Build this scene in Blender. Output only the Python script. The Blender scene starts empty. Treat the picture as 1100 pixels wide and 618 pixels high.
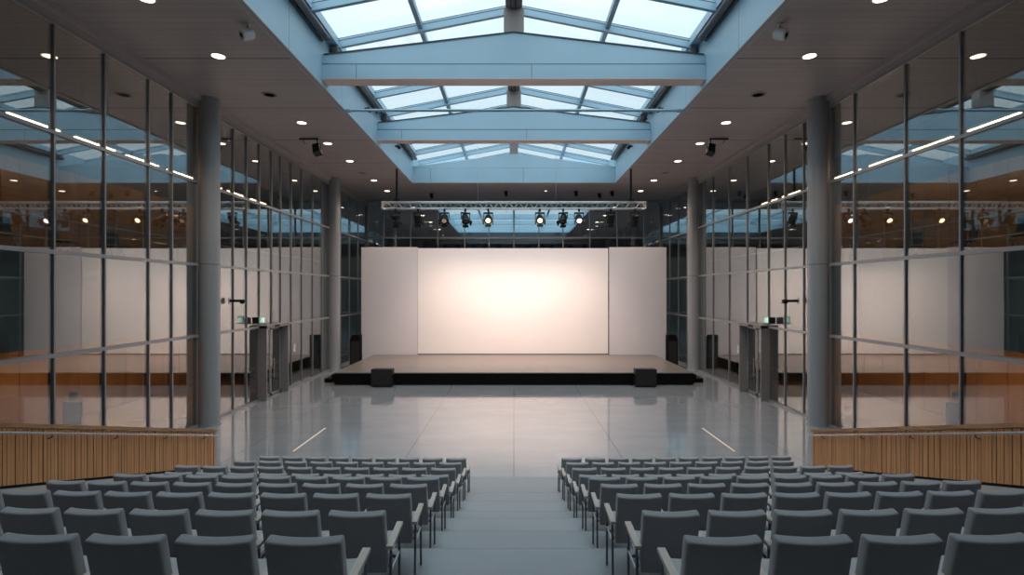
import bpy, bmesh, math, random
from mathutils import Vector, Matrix
random.seed(7)
PI = math.pi
C = bpy.context.scene.collection
EYE = 4.8

# ------------------------------------------------------------------ materials
def nodes(name):
    m = bpy.data.materials.new(name); m.use_nodes = True
    nt = m.node_tree; nt.nodes.clear()
    out = nt.nodes.new('ShaderNodeOutputMaterial')
    return m, nt, out
def N(nt, typ, **kw):
    n = nt.nodes.new(typ)
    for k, v in kw.items():
        if k in n.inputs: n.inputs[k].default_value = v
        else: setattr(n, k, v)
    return n
def rgba(c): return (c[0], c[1], c[2], 1.0)
def math_node(nt, op, a, b=None, c=None):
    n = nt.nodes.new('ShaderNodeMath'); n.operation = op
    for i, v in enumerate((a, b, c)):
        if v is None: continue
        if isinstance(v, (int, float)): n.inputs[i].default_value = v
        else: nt.links.new(v, n.inputs[i])
    return n.outputs[0]
def mixc(nt, fac, a, b):
    n = nt.nodes.new('ShaderNodeMix'); n.data_type = 'RGBA'
    for sock, v in ((n.inputs[0], fac), (n.inputs[6], a), (n.inputs[7], b)):
        if isinstance(v, (int, float)): sock.default_value = v
        elif isinstance(v, tuple): sock.default_value = rgba(v)
        else: nt.links.new(v, sock)
    return n.outputs[2]
def pbr(name, col, rough=0.5, metal=0.0, var=0.12, scale=6.0, stretch=(1, 1, 1), bump=0.0, bscale=None, spec=0.5):
    m, nt, out = nodes(name)
    b = N(nt, 'ShaderNodeBsdfPrincipled', Roughness=rough, Metallic=metal)
    b.inputs['Specular IOR Level'].default_value = spec
    tc = N(nt, 'ShaderNodeTexCoord'); mp = N(nt, 'ShaderNodeMapping'); mp.inputs['Scale'].default_value = stretch
    nt.links.new(tc.outputs['Object'], mp.inputs['Vector'])
    no = N(nt, 'ShaderNodeTexNoise', Scale=scale, Detail=4.0); nt.links.new(mp.outputs[0], no.inputs['Vector'])
    lo = tuple(c * (1 - var) for c in col); hi = tuple(min(1, c * (1 + var)) for c in col)
    nt.links.new(mixc(nt, no.outputs['Fac'], lo, hi), b.inputs['Base Color'])
    if bump:
        n2 = N(nt, 'ShaderNodeTexNoise', Scale=bscale or scale * 8, Detail=3.0); nt.links.new(mp.outputs[0], n2.inputs['Vector'])
        bp = N(nt, 'ShaderNodeBump', Strength=bump, Distance=0.01); nt.links.new(n2.outputs['Fac'], bp.inputs['Height'])
        nt.links.new(bp.outputs[0], b.inputs['Normal'])
    nt.links.new(b.outputs[0], out.inputs[0])
    return m
def emit(name, col, strength):
    m, nt, out = nodes(name)
    e = N(nt, 'ShaderNodeEmission', Strength=strength); e.inputs[0].default_value = rgba(col)
    nt.links.new(e.outputs[0], out.inputs[0]); return m
def glass(name, base, edge, tint, wave=0.0):
    m, nt, out = nodes(name)
    lw = N(nt, 'ShaderNodeLayerWeight', Blend=0.5)
    f = math_node(nt, 'MULTIPLY_ADD', math_node(nt, 'POWER', lw.outputs['Facing'], 2.0), edge, base)
    f = math_node(nt, 'MINIMUM', f, 0.95)
    g = N(nt, 'ShaderNodeBsdfGlossy', Roughness=0.0); g.inputs['Color'].default_value = (.93, .96, .97, 1)
    t = N(nt, 'ShaderNodeBsdfTransparent'); t.inputs[0].default_value = rgba(tint)
    if wave:
        tc = N(nt, 'ShaderNodeTexCoord'); no = N(nt, 'ShaderNodeTexNoise', Scale=0.55, Detail=0.0)
        nt.links.new(tc.outputs['Object'], no.inputs['Vector'])
        bp = N(nt, 'ShaderNodeBump', Strength=wave, Distance=0.02); nt.links.new(no.outputs['Fac'], bp.inputs['Height'])
        nt.links.new(bp.outputs[0], g.inputs['Normal'])
    mx = N(nt, 'ShaderNodeMixShader')
    nt.links.new(f, mx.inputs[0]); nt.links.new(t.outputs[0], mx.inputs[1]); nt.links.new(g.outputs[0], mx.inputs[2])
    nt.links.new(mx.outputs[0], out.inputs[0]); return m
def line_mask(nt, coord, offs, halfw):
    """1 within halfw of any value in offs of the coordinate"""
    acc = None
    for o in offs:
        d = math_node(nt, 'LESS_THAN', math_node(nt, 'ABSOLUTE', math_node(nt, 'SUBTRACT', coord, o)), halfw)
        acc = d if acc is None else math_node(nt, 'MAXIMUM', acc, d)
    return acc
def period_mask(nt, coord, period, phase, halfw):
    a = math_node(nt, 'PINGPONG', math_node(nt, 'SUBTRACT', coord, phase), period / 2)
    return math_node(nt, 'LESS_THAN', a, halfw)

def concrete_floor(name, base, rough, joints_x, joints_y, spec=0.5, jfac=.75, coat=0.0):
    m, nt, out = nodes(name)
    b = N(nt, 'ShaderNodeBsdfPrincipled'); b.inputs['Specular IOR Level'].default_value = spec
    b.inputs['Coat Weight'].default_value = coat; b.inputs['Coat Roughness'].default_value = .055
    tc = N(nt, 'ShaderNodeTexCoord'); sx = N(nt, 'ShaderNodeSeparateXYZ'); nt.links.new(tc.outputs['Object'], sx.inputs[0])
    mp = N(nt, 'ShaderNodeMapping'); mp.inputs['Scale'].default_value = (0.35, 0.9, 1); nt.links.new(tc.outputs['Object'], mp.inputs[0])
    n1 = N(nt, 'ShaderNodeTexNoise', Scale=1.3, Detail=7.0, Roughness=0.62); nt.links.new(mp.outputs[0], n1.inputs['Vector'])
    n2 = N(nt, 'ShaderNodeTexNoise', Scale=14.0, Detail=5.0); nt.links.new(tc.outputs['Object'], n2.inputs['Vector'])
    c = mixc(nt, n1.outputs['Fac'], tuple(x * .72 for x in base), tuple(x * 1.28 for x in base))
    c = mixc(nt, math_node(nt, 'MULTIPLY', n2.outputs['Fac'], .35), c, tuple(x * .8 for x in base))
    mp3 = N(nt, 'ShaderNodeMapping'); mp3.inputs['Scale'].default_value = (.3, 5, 1); nt.links.new(tc.outputs['Object'], mp3.inputs[0])
    n3 = N(nt, 'ShaderNodeTexNoise', Scale=1.0, Detail=3.0); nt.links.new(mp3.outputs[0], n3.inputs['Vector'])
    c = mixc(nt, math_node(nt, 'MULTIPLY', n3.outputs['Fac'], .4), c, tuple(x * .72 for x in base))
    msk = line_mask(nt, sx.outputs[0], joints_x, 0.014)
    if joints_y:
        msk = math_node(nt, 'MAXIMUM', msk, line_mask(nt, sx.outputs[1], joints_y, 0.012))
    c = mixc(nt, math_node(nt, 'MULTIPLY', msk, jfac), c, (.03, .03, .03))
    nt.links.new(c, b.inputs['Base Color'])
    r = math_node(nt, 'MULTIPLY_ADD', n1.outputs['Fac'], .12, rough - .06)
    r = math_node(nt, 'MAXIMUM', r, math_node(nt, 'MULTIPLY', msk, .7))
    nt.links.new(r, b.inputs['Roughness'])
    bp = N(nt, 'ShaderNodeBump', Strength=.06, Distance=.01); nt.links.new(n1.outputs['Fac'], bp.inputs['Height'])
    nt.links.new(bp.outputs[0], b.inputs['Normal'])
    nt.links.new(b.outputs[0], out.inputs[0]); return m

def plank_ceiling(name, col):
    m, nt, out = nodes(name)
    b = N(nt, 'ShaderNodeBsdfPrincipled', Roughness=.42)
    tc = N(nt, 'ShaderNodeTexCoord'); sx = N(nt, 'ShaderNodeSeparateXYZ'); nt.links.new(tc.outputs['Object'], sx.inputs[0])
    mp = N(nt, 'ShaderNodeMapping'); mp.inputs['Scale'].default_value = (.2, 3.3, 1); nt.links.new(tc.outputs['Object'], mp.inputs[0])
    n1 = N(nt, 'ShaderNodeTexNoise', Scale=1.0, Detail=2.0); nt.links.new(mp.outputs[0], n1.inputs['Vector'])
    c = mixc(nt, n1.outputs['Fac'], tuple(x * .85 for x in col), tuple(x * 1.15 for x in col))
    fine = period_mask(nt, sx.outputs[1], .30, .05, .012)
    big = period_mask(nt, sx.outputs[1], 4.2, 15.6, .035)
    c = mixc(nt, math_node(nt, 'MULTIPLY', fine, .35), c, tuple(x * .3 for x in col))
    c = mixc(nt, math_node(nt, 'MULTIPLY', big, .8), c, tuple(x * .25 for x in col))
    nt.links.new(c, b.inputs['Base Color'])
    nt.links.new(b.outputs[0], out.inputs[0]); return m

def panel_metal(name, col, rough, axis, period, phase):
    """painted sheet metal with thin panel seams every `period` metres along an axis"""
    m, nt, out = nodes(name)
    b = N(nt, 'ShaderNodeBsdfPrincipled', Roughness=rough)
    tc = N(nt, 'ShaderNodeTexCoord'); sx = N(nt, 'ShaderNodeSeparateXYZ'); nt.links.new(tc.outputs['Object'], sx.inputs[0])
    n1 = N(nt, 'ShaderNodeTexNoise', Scale=.8, Detail=3.0); nt.links.new(tc.outputs['Object'], n1.inputs['Vector'])
    c = mixc(nt, n1.outputs['Fac'], tuple(x * .93 for x in col), tuple(x * 1.07 for x in col))
    c = mixc(nt, math_node(nt, 'MULTIPLY', period_mask(nt, sx.outputs[axis], period, phase, .012), .8), c, tuple(x * .25 for x in col))
    nt.links.new(c, b.inputs['Base Color']); nt.links.new(b.outputs[0], out.inputs[0]); return m

def wood(name, col, scale=(6, 6, .5), rough=.45, var=.35):
    m, nt, out = nodes(name)
    b = N(nt, 'ShaderNodeBsdfPrincipled', Roughness=rough)
    tc = N(nt, 'ShaderNodeTexCoord'); mp = N(nt, 'ShaderNodeMapping'); mp.inputs['Scale'].default_value = scale
    nt.links.new(tc.outputs['Object'], mp.inputs[0])
    n1 = N(nt, 'ShaderNodeTexNoise', Scale=1.0, Detail=5.0, Roughness=.65, Distortion=.4); nt.links.new(mp.outputs[0], n1.inputs['Vector'])
    n2 = N(nt, 'ShaderNodeTexNoise', Scale=6.0, Detail=3.0); nt.links.new(mp.outputs[0], n2.inputs['Vector'])
    rmp = N(nt, 'ShaderNodeValToRGB'); rmp.color_ramp.elements[0].position = .3; rmp.color_ramp.elements[1].position = .7
    rmp.color_ramp.elements[0].color = rgba(tuple(x * (1 - var) for x in col)); rmp.color_ramp.elements[1].color = rgba(tuple(x * (1 + var) for x in col))
    nt.links.new(n1.outputs['Fac'], rmp.inputs[0])
    c = mixc(nt, math_node(nt, 'MULTIPLY', n2.outputs['Fac'], .3), rmp.outputs[0], tuple(x * .6 for x in col))
    nt.links.new(c, b.inputs['Base Color'])
    bp = N(nt, 'ShaderNodeBump', Strength=.15, Distance=.005); nt.links.new(n2.outputs['Fac'], bp.inputs['Height'])
    nt.links.new(bp.outputs[0], b.inputs['Normal'])
    nt.links.new(b.outputs[0], out.inputs[0]); return m

def fabric(name, col):
    m, nt, out = nodes(name)
    b = N(nt, 'ShaderNodeBsdfPrincipled', Roughness=.85); b.inputs['Specular IOR Level'].default_value = .25
    b.inputs['Sheen Weight'].default_value = .35; b.inputs['Sheen Roughness'].default_value = .5
    tc = N(nt, 'ShaderNodeTexCoord')
    w = N(nt, 'ShaderNodeTexNoise', Scale=420.0, Detail=1.0); nt.links.new(tc.outputs['Object'], w.inputs['Vector'])
    n1 = N(nt, 'ShaderNodeTexNoise', Scale=9.0, Detail=3.0); nt.links.new(tc.outputs['Object'], n1.inputs['Vector'])
    oi = N(nt, 'ShaderNodeObjectInfo')
    c = mixc(nt, n1.outputs['Fac'], tuple(x * .88 for x in col), tuple(x * 1.12 for x in col))
    c = mixc(nt, math_node(nt, 'MULTIPLY', w.outputs['Fac'], .35), c, tuple(x * .6 for x in col))
    c = mixc(nt, math_node(nt, 'MULTIPLY', oi.outputs['Random'], .25), c, tuple(x * .75 for x in col))
    nt.links.new(c, b.inputs['Base Color'])
    bp = N(nt, 'ShaderNodeBump', Strength=.12, Distance=.002); nt.links.new(w.outputs['Fac'], bp.inputs['Height'])
    nt.links.new(bp.outputs[0], b.inputs['Normal'])
    nt.links.new(b.outputs[0], out.inputs[0]); return m

M = {}
M['hall_floor'] = concrete_floor('polished_concrete', (.37, .385, .415), .12, (0, 3.14, -3.14, 8.2, -8.2), (20.5, 26.5), coat=.8)
M['tier_floor'] = concrete_floor('tier_concrete', (.40, .41, .43), .40, (50,), tuple(d + .66 for d in (3.2, 4.32, 5.44, 6.56, 7.68, 8.8, 9.92, 11.04)), jfac=.3)
M['ceiling'] = plank_ceiling('ceiling_planks', (.50, .44, .435))
M['steel_blue'] = pbr('skylight_paint', (.43, .60, .71), .4, var=.05, scale=.7)
M['well'] = panel_metal('well_sheet', (.43, .60, .71), .4, 1, 4.6, 1.2)
M['beam'] = panel_metal('beam_sheet', (.41, .58, .69), .4, 0, 5.9, 0.6)
M['ridge'] = pbr('ridge_warm_lit', (.34, .28, .26), .5, var=.06)  # brown puts warm light from below into the ridge; vent louvres share it
M['rafter'] = pbr('rafter_paint', (.30, .45, .55), .4, var=.05)
M['soffit_warm_lit'] = pbr('beam_soffit_warm_lit', (.86, .70, .65), .45, var=.05)  # pale pink holds the warm floor bounce on the beam undersides
M['door_paint'] = pbr('door_frame_paint', (.26, .24, .24), .4, var=.05)
M['gutter'] = pbr('gutter_paint', (.10, .095, .10), .4, var=.05)
M['gasket'] = pbr('dark_gasket', (.05, .06, .07), .5)
M['trim'] = pbr('ceiling_trim', (.46, .42, .41), .45, var=.05)
M['alu'] = pbr('mullion_aluminium', (.30, .305, .32), .38, .4, var=.08, scale=3)
M['alu_light'] = pbr('transom_aluminium', (.36, .36, .37), .38, .4, var=.08, scale=3)
M['column'] = pbr('column_paint', (.37, .375, .39), .42, .1, var=.1, scale=1.2)
M['glass'] = glass('curtain_glass', .19, .50, (.82, .85, .84), .05)
M['glass_back'] = glass('coated_back_glass', .12, .30, (.90, .94, .95), .03)
M['glass_roof'] = glass('roof_glass', .03, .10, (.95, .98, .99))
M['wood_slat'] = wood('timber_slats', (.78, .36, .15), (2, 14, .4), .45, .24)
M['wood_cap'] = wood('timber_cap', (.60, .285, .12), (6, .6, 6))
M['wood_room'] = wood('room_panelling', (.48, .23, .085), (2, 1.2, .25), .4, .3)
M['wood_floor'] = wood('room_floorboards', (.40, .21, .10), (4, .4, 4), .3, .25)
M['wood_arm'] = wood('armrest_beech', (.74, .62, .54), (30, 4, 30), .45, .15)
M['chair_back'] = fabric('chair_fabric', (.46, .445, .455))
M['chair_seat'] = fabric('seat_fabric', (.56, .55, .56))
M['chair_steel'] = pbr('chair_steel', (.17, .18, .2), .3, .85, var=.1)
M['steel'] = pbr('brushed_steel', (.62, .62, .62), .28, .9, var=.08, scale=20)
M['truss'] = pbr('truss_aluminium', (.72, .72, .73), .35, .5, var=.08)
M['black'] = pbr('matt_black', (.012, .0115, .012), .5, var=.2, spec=.3)
M['black_soft'] = pbr('black_cloth', (.008, .007, .008), .9, var=.3, scale=10, spec=.08)
M['black_gloss'] = pbr('black_lens', (.01, .01, .012), .12)
M['grille'] = pbr('speaker_grille', (.012, .0115, .012), .7, var=.3, scale=120, bump=.5, bscale=220)
M['deck'] = pbr('stage_deck', (.20, .165, .15), .33, var=.14, scale=1.6, stretch=(1, .5, 1))
M['screen'] = pbr('screen_white', (.86, .84, .82), .9, var=.012, scale=.5, spec=.1)
M['wing'] = pbr('wing_fabric', (.70, .685, .715), .9, var=.02, scale=.6, spec=.1)
M['white'] = pbr('white_enamel', (.72, .71, .70), .4, var=.04)
M['paper'] = pbr('notice_paper', (.78, .78, .76), .8, var=.03)
M['room_grey'] = pbr('room_plaster', (.16, .16, .165), .8, var=.06, scale=.8)
M['room_dark'] = pbr('dark_plaster', (.05, .052, .055), .8, var=.08, scale=.8)
M['slab'] = pbr('slab_edge', (.27, .29, .30), .7, var=.06)
M['rear'] = pbr('rear_wall', (.18, .16, .15), .8, var=.06, scale=.7)
M['chair_dark'] = pbr('gallery_chair_shell', (.022, .026, .03), .5)
M['lamp_warm'] = emit('downlight_glow', (1.0, .80, .60), 5.0)
M['lamp_strip'] = emit('strip_glow', (1.0, .70, .42), 14.0)
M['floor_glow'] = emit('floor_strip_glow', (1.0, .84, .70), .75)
M['lens_warm'] = emit('lit_lens_warm', (1.0, .70, .38), 5.0)
M['lens_white'] = emit('lit_lens_white', (1.0, .82, .80), 4.0)
M['lens_dim'] = emit('lit_lens_dim', (1.0, .65, .5), .25)
M['exit_green'] = emit('exit_green', (.42, .70, .50), .55)
M['exit_white'] = emit('exit_white', (.9, 1.0, .92), .9)

# ------------------------------------------------------------------ mesh builder
class MB:
    def __init__(s): s.v = []; s.f = []; s.sm = []
    def face(s, pts, smooth=False):
        b = len(s.v); s.v += [tuple(p) for p in pts]; s.f.append(tuple(range(b, b + len(pts)))); s.sm.append(smooth)
    def box(s, x0, x1, y0, y1, z0, z1, mat=None):
        b = len(s.v)
        P = [(x0, y0, z0), (x1, y0, z0), (x1, y1, z0), (x0, y1, z0), (x0, y0, z1), (x1, y0, z1), (x1, y1, z1), (x0, y1, z1)]
        if mat is not None: P = [tuple(mat @ Vector(p)) for p in P]
        s.v += P
        for f in ((0, 3, 2, 1), (4, 5, 6, 7), (0, 1, 5, 4), (1, 2, 6, 5), (2, 3, 7, 6), (3, 0, 4, 7)):
            s.f.append(tuple(b + i for i in f)); s.sm.append(False)
        return s
    def prism(s, poly, axis, a0, a1):
        """poly: list of 2D points; axis 0/1/2 = extrusion axis"""
        def mk(p, a):
            return (a, p[0], p[1]) if axis == 0 else ((p[0], a, p[1]) if axis == 1 else (p[0], p[1], a))
        n = len(poly); b = len(s.v)
        s.v += [mk(p, a0) for p in poly] + [mk(p, a1) for p in poly]
        s.f.append(tuple(range(b, b + n))); s.f.append(tuple(range(b + 2 * n - 1, b + n - 1, -1))); s.sm += [False, False]
        for i in range(n):
            j = (i + 1) % n
            s.f.append((b + i, b + n + i, b + n + j, b + j)); s.sm.append(False)
        return s
    def tube(s, p0, p1, r, n=10, r1=None, caps=True):
        p0, p1 = Vector(p0), Vector(p1); d = (p1 - p0)
        if d.length < 1e-6: return s
        q = d.to_track_quat('Z', 'Y'); r1 = r if r1 is None else r1
        ring = [Vector((math.cos(2 * PI * i / n), math.sin(2 * PI * i / n), 0)) for i in range(n)]
        A = [p0 + q @ (v * r) for v in ring]; B = [p1 + q @ (v * r1) for v in ring]
        b = len(s.v); s.v += [tuple(x) for x in A + B]
        for i in range(n):
            j = (i + 1) % n; s.f.append((b + i, b + j, b + n + j, b + n + i)); s.sm.append(True)
        if caps:
            b = len(s.v); s.v += [tuple(x) for x in A + B]
            s.f.append(tuple(range(b + n - 1, b - 1, -1))); s.f.append(tuple(range(b + n, b + 2 * n))); s.sm += [False, False]
        return s
    def path(s, pts, r, n=8):
        for a, b in zip(pts[:-1], pts[1:]): s.tube(a, b, r, n)
        return s
    def lathe(s, prof, origin=(0, 0, 0), n=20, q=None):
        """prof: list of (radius, z), revolved about local z"""
        o = Vector(origin); b = len(s.v)
        for (r, z) in prof:
            for i in range(n):
                p = Vector((r * math.cos(2 * PI * i / n), r * math.sin(2 * PI * i / n), z))
                if q is not None: p = q @ p
                s.v.append(tuple(o + p))
        for k in range(len(prof) - 1):
            for i in range(n):
                j = (i + 1) % n
                s.f.append((b + k * n + i, b + k * n + j, b + (k + 1) * n + j, b + (k + 1) * n + i)); s.sm.append(False)
        s.f.append(tuple(b + i for i in range(n - 1, -1, -1))); s.sm.append(False)
        e = b + (len(prof) - 1) * n; s.f.append(tuple(e + i for i in range(n))); s.sm.append(False)
        return s
    def loft(s, rings, smooth=True, capflat=False):
        n = len(rings[0]); b = len(s.v)
        for r in rings: s.v += [tuple(p) for p in r]
        for k in range(len(rings) - 1):
            for i in range(n):
                j = (i + 1) % n
                s.f.append((b + k * n + i, b + (k + 1) * n + i, b + (k + 1) * n + j, b + k * n + j)); s.sm.append(smooth)
        if capflat:
            s.face(rings[0]); s.face(list(reversed(rings[-1]))); return s
        s.f.append(tuple(b + i for i in range(n))); e = b + (len(rings) - 1) * n
        s.f.append(tuple(e + i for i in range(n - 1, -1, -1))); s.sm += [smooth, smooth]
        return s
    def build(s, name, mat, parent=None, loc=None):
        me = bpy.data.meshes.new(name); me.from_pydata(s.v, [], s.f); me.update()
        bm = bmesh.new(); bm.from_mesh(me); bmesh.ops.recalc_face_normals(bm, faces=bm.faces); bm.to_mesh(me); bm.free()
        me.polygons.foreach_set('use_smooth', s.sm); me.update()
        me.materials.append(mat)
        o = bpy.data.objects.new(name, me); C.objects.link(o)
        if parent is not None: o.parent = parent
        if loc is not None: o.location = loc
        return o

def thing(name, label, cat, loc=(0, 0, 0), rotz=0.0, group=None):
    o = bpy.data.objects.new(name, None); C.objects.link(o); o.empty_display_size = .1
    o.location = loc; o.rotation_euler = (0, 0, rotz)
    o['label'] = label; o['category'] = cat
    if group: o['group'] = group
    return o
def tag(o, label, cat, group=None):
    o['label'] = label; o['category'] = cat
    if group: o['group'] = group
    return o
def struct(o): o['kind'] = 'structure'; return o
def sempty(name):
    o = bpy.data.objects.new(name, None); C.objects.link(o); o['kind'] = 'structure'; return o
def dup(root, loc, rotz, label, cat=None, group=None):
    r = root.copy(); C.objects.link(r); r.location = loc; r.rotation_euler = (0, 0, rotz); r['label'] = label
    if group: r['group'] = group
    for ch in list(root.children):
        c = ch.copy(); C.objects.link(c); c.parent = r
        for g in list(ch.children):
            d = g.copy(); C.objects.link(d); d.parent = c
    return r
SIDE = {-1: 'left', 1: 'right'}
ORD = ['first', 'second', 'third', 'fourth', 'fifth', 'sixth', 'seventh', 'eighth', 'ninth', 'tenth']

# ------------------------------------------------------------------ dimensions
W = 11.25          # half width of the hall, at the glass
HC = 11.8          # hall ceiling
S = 6.47           # half width of the roof-light opening
YB = 39.8          # back glass wall
YR = -5.0          # rear wall behind the seats
SKY0, SKY1 = 4.0, 33.2
YF = 68.0          # far wall of the lobby behind the back glass
LB0, LB1 = 44.0, 61.0
ROOM = 16.8        # outer wall of the rooms behind the side glass

# ------------------------------------------------------------------ floor and tiers
struct(MB().box(-ROOM, ROOM, YR, YF, -.3, 0).build('floor', M['hall_floor']))
ROWD = [3.2, 4.32, 5.44, 6.56, 7.68, 8.8, 9.92, 11.04, 12.16]
DROP = [1.49, 1.805, 2.098, 2.408, 2.715, 3.075, 3.34, 3.60, 3.86]
CH = .90
ROWZ = [max(.03, EYE - CH - d) for d in DROP]
TX = 6.95
mb = MB()
poly = [(YR + .02, .001), (YR + .02, ROWZ[0])]
edges = []
for i in range(9):
    ye = ROWD[i] + .66 if i < 8 else 13.4
    poly += [(ye, ROWZ[i])]
    poly += [(ye, ROWZ[i + 1] if i < 8 else .001)]
    edges.append(ye)
mb.prism(poly, 0, -TX, TX)
tiers = struct(mb.build('floor_seating_tiers', M['tier_floor']))
# sloping side floors under the timber parapets
PX = 8.16
def ramp_z(y): return max(0.0, (14.2 - y) * .282)
for s in (-1, 1):
    mb = MB()
    x0, x1 = s * (TX + .01), s * (PX + .12)
    mb.prism([(14.15, .001), (14.15, ramp_z(14.15)), (YR + .02, ramp_z(YR + .02)), (YR + .02, .001)], 0, min(x0, x1), max(x0, x1))
    struct(mb.build('floor_ramp_' + SIDE[s], M['tier_floor']))

# ------------------------------------------------------------------ ceiling and roof light
mb = MB()
mb.box(-ROOM, -S - .02, YR, YF, HC, HC + .3); mb.box(S + .02, ROOM, YR, YF, HC, HC + .3)
mb.box(-S - .02, S + .02, SKY1 + .2, LB0 - .2, HC, HC + .3); mb.box(-S - .02, S + .02, YR, SKY0 - .2, HC, HC + .3)
mb.box(-S - .02, S + .02, LB1 + .2, YF, HC, HC + .3)
struct(mb.build('ceiling', M['ceiling']))
mb = MB()
for s in (-1, 1):
    a, b = sorted((s * (S - .0), s * (S + .14))); mb.box(a, b, SKY0, SKY1, HC - .035, HC - .001)
mb.box(-S, S, SKY1, SKY1 + .14, HC - .035, HC - .001)
struct(mb.build('trim_skylight_edge', M['trim']))

sky = sempty('ceiling_skylight')
EV = 13.45
def well_box(x0, x1, y0, y1, z1, mat, name='well_side'):
    return MB().box(x0, x1, y0, y1, HC - .001, z1).build(name, mat, sky)
for s in (-1, 1):
    a, b = sorted((s * S, s * (S + .2)))
    well_box(a, b, SKY0 - .2, SKY1 + .2, EV, M['well'])
    # eave rail and dark gutter tube
    a, b = sorted((s * (S - .30), s * (S + .2)))
    MB().box(a, b, SKY0, SKY1, EV + .02, EV + .30).build('eave_rail', M['steel_blue'], sky)
    mb = MB()
    for (y0, y1) in ((SKY0, 17.45), (18.2, 24.55), (25.25, SKY1)):
        mb.tube((s * (S - .2), y0, EV - .14), (s * (S - .2), y1, EV - .14), .115, 12)
    mb.build('gutter_tube', M['gutter'], sky)
    mb = MB()
    for (y0, y1) in ((SKY0, 17.45), (18.2, 24.55), (25.25, SKY1)):
        a, b = sorted((s * (S - .012), s * (S - .09)))
        mb.box(a, b, y0, y1, EV - .26, EV - .21)
    mb.build('gutter_gasket', M['gasket'], sky)
def gable(y0, y1, name, zlo=12.5, zside=12.82, zmid=13.58):
    return MB().prism([(-S + .002, zlo), (S - .002, zlo), (S - .002, zside), (0, zmid), (-S + .002, zside)], 1, y0, y1).build(name, M['steel_blue'], sky)
# end walls
MB().box(-S, S, SKY1, SKY1 + .2, HC - .001, 12.72).build('well_end', M['beam'], sky)
gable(SKY1 + .03, SKY1 + .2, 'well_end_gable', 12.74, 12.82, 13.62)
MB().box(-S, S, SKY0 - .2, SKY0, HC - .001, 14.9).build('well_end', M['beam'], sky)
# two deep gabled cross beams
for y in (17.53, 24.6):
    MB().box(-S + .004, S - .004, y, y + .60, 12.0, 12.46).build('beam_box', M['beam'], sky)
    MB().box(-S + .004, S - .004, y + .004, y + .596, 11.975, 11.999).build('beam_soffit_warm_lit', M['soffit_warm_lit'], sky)
    gable(y + .06, y + .42, 'beam_gable', 12.50, 12.82, 13.56)
    mb = MB(); mb.box(-S + .004, S - .004, y + .03, y + .5, 12.46, 12.50); mb.build('beam_shadow_gap', M['gasket'], sky)
    mb = MB()
    for s in (-1, 1):
        p0, p1 = Vector((s * (S - .05), y + .24, 12.84)), Vector((0, y + .24, 13.585))
        d = p1 - p0
        mb.prism([(p0.x, 12.80), (0, 13.56), (0, 13.60), (p0.x, 12.84)], 1, y + .03, y + .45)
    mb.build('beam_capping', M['gasket'], sky)
# rafters, purlins, ridge
Z0, Z1 = 13.35, 14.62
RY1 = YB - .1
def roof_z(x, off): return Z1 + off - (Z1 - Z0) * abs(x) / S
rafters = [6.4 + 2.4 * k for k in range(14)] + [RY1]
for y in rafters:
    for s in (-1, 1):
        xa, xb = s * (S - .05), s * .24
        MB().prism([(xa, roof_z(xa, 0)), (xb, roof_z(xb, 0)), (xb, roof_z(xb, .30)), (xa, roof_z(xa, .30))], 1, y - .07, y + .07).build('rafter', M['rafter'], sky)
        g = MB()
        g.prism([(xa, roof_z(xa, .30)), (xb, roof_z(xb, .30)), (xb, roof_z(xb, .34)), (xa, roof_z(xa, .34))], 1, y - .045, y + .045)
        g.prism([(xa, roof_z(xa, .225)), (xb, roof_z(xb, .225)), (xb, roof_z(xb, .245)), (xa, roof_z(xa, .245))], 1, y - .078, y + .078)
        g.build('rafter_gasket', M['gasket'], sky)
for s in (-1, 1):
    x = s * 3.3
    MB().box(x - .08, x + .08, SKY0, RY1, roof_z(x, .12), roof_z(x, .33)).build('purlin', M['rafter'], sky)
MB().box(-.28, .28, SKY0, RY1, 14.42, 14.80).build('ridge_beam', M['ridge'], sky)
mb = MB()
for y in (17.7, 24.9): mb.box(-.34, .34, y - .1, y + .35, 13.56, 14.42)
mb.build('ridge_post', M['ridge'], sky)
mb = MB(); mb.tube((.06, SKY0 + .1, 14.36), (.06, SKY1, 14.36), .03, 8); mb.tube((-.1, SKY0 + .1, 14.38), (-.1, SKY1, 14.38), .018, 8)
mb.build('ridge_conduit', M['gasket'], sky)
mb = MB()
ys = [SKY0] + rafters
for y0, y1 in zip(ys[:-1], ys[1:]):
    for s in (-1, 1):
        for xa, xb in ((s * (S + .1), s * 3.3), (s * 3.3, s * .2)):
            mb.prism([(xa, roof_z(xa, .345)), (xb, roof_z(xb, .345)), (xb, roof_z(xb, .37)), (xa, roof_z(xa, .37))], 1, y0 + .02, y1 - .02)
mb.build('roof_pane', M['glass_roof'], sky)
MB().box(-S, S, RY1 + .1, RY1 + .3, HC, 15.0).build('roof_end', M['beam'], sky)
for s in (-1, 1):
    a, b = sorted((s * S, s * (S + .2))); MB().box(a, b, SKY1 + .2, RY1 + .3, HC + .3, EV + .3).build('roof_side', M['well'], sky)

lob = sempty('ceiling_lobby_skylight')
for s in (-1, 1):
    a, b = sorted((s * S, s * (S + .2))); MB().box(a, b, LB0 - .2, LB1 + .2, HC - .001, 12.62).build('well_side', M['well'], lob)
for y in (LB0 - .2, LB1): MB().box(-S, S, y, y + .2, HC - .001, 12.62).build('well_end', M['beam'], lob)
for y in (52.0, 56.5): MB().box(-S, S, y, y + .3, 12.1, 12.6).build('beam_box', M['beam'], lob)
for x in (-3.3, 0, 3.3): MB().box(x - .08, x + .08, LB0, LB1, 12.4, 12.6).build('purlin', M['steel_blue'], lob)
MB().box(-S - .2, S + .2, LB0 - .2, LB1 + .2, 12.63, 12.65).build('roof_pane', M['glass_roof'], lob)

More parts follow.
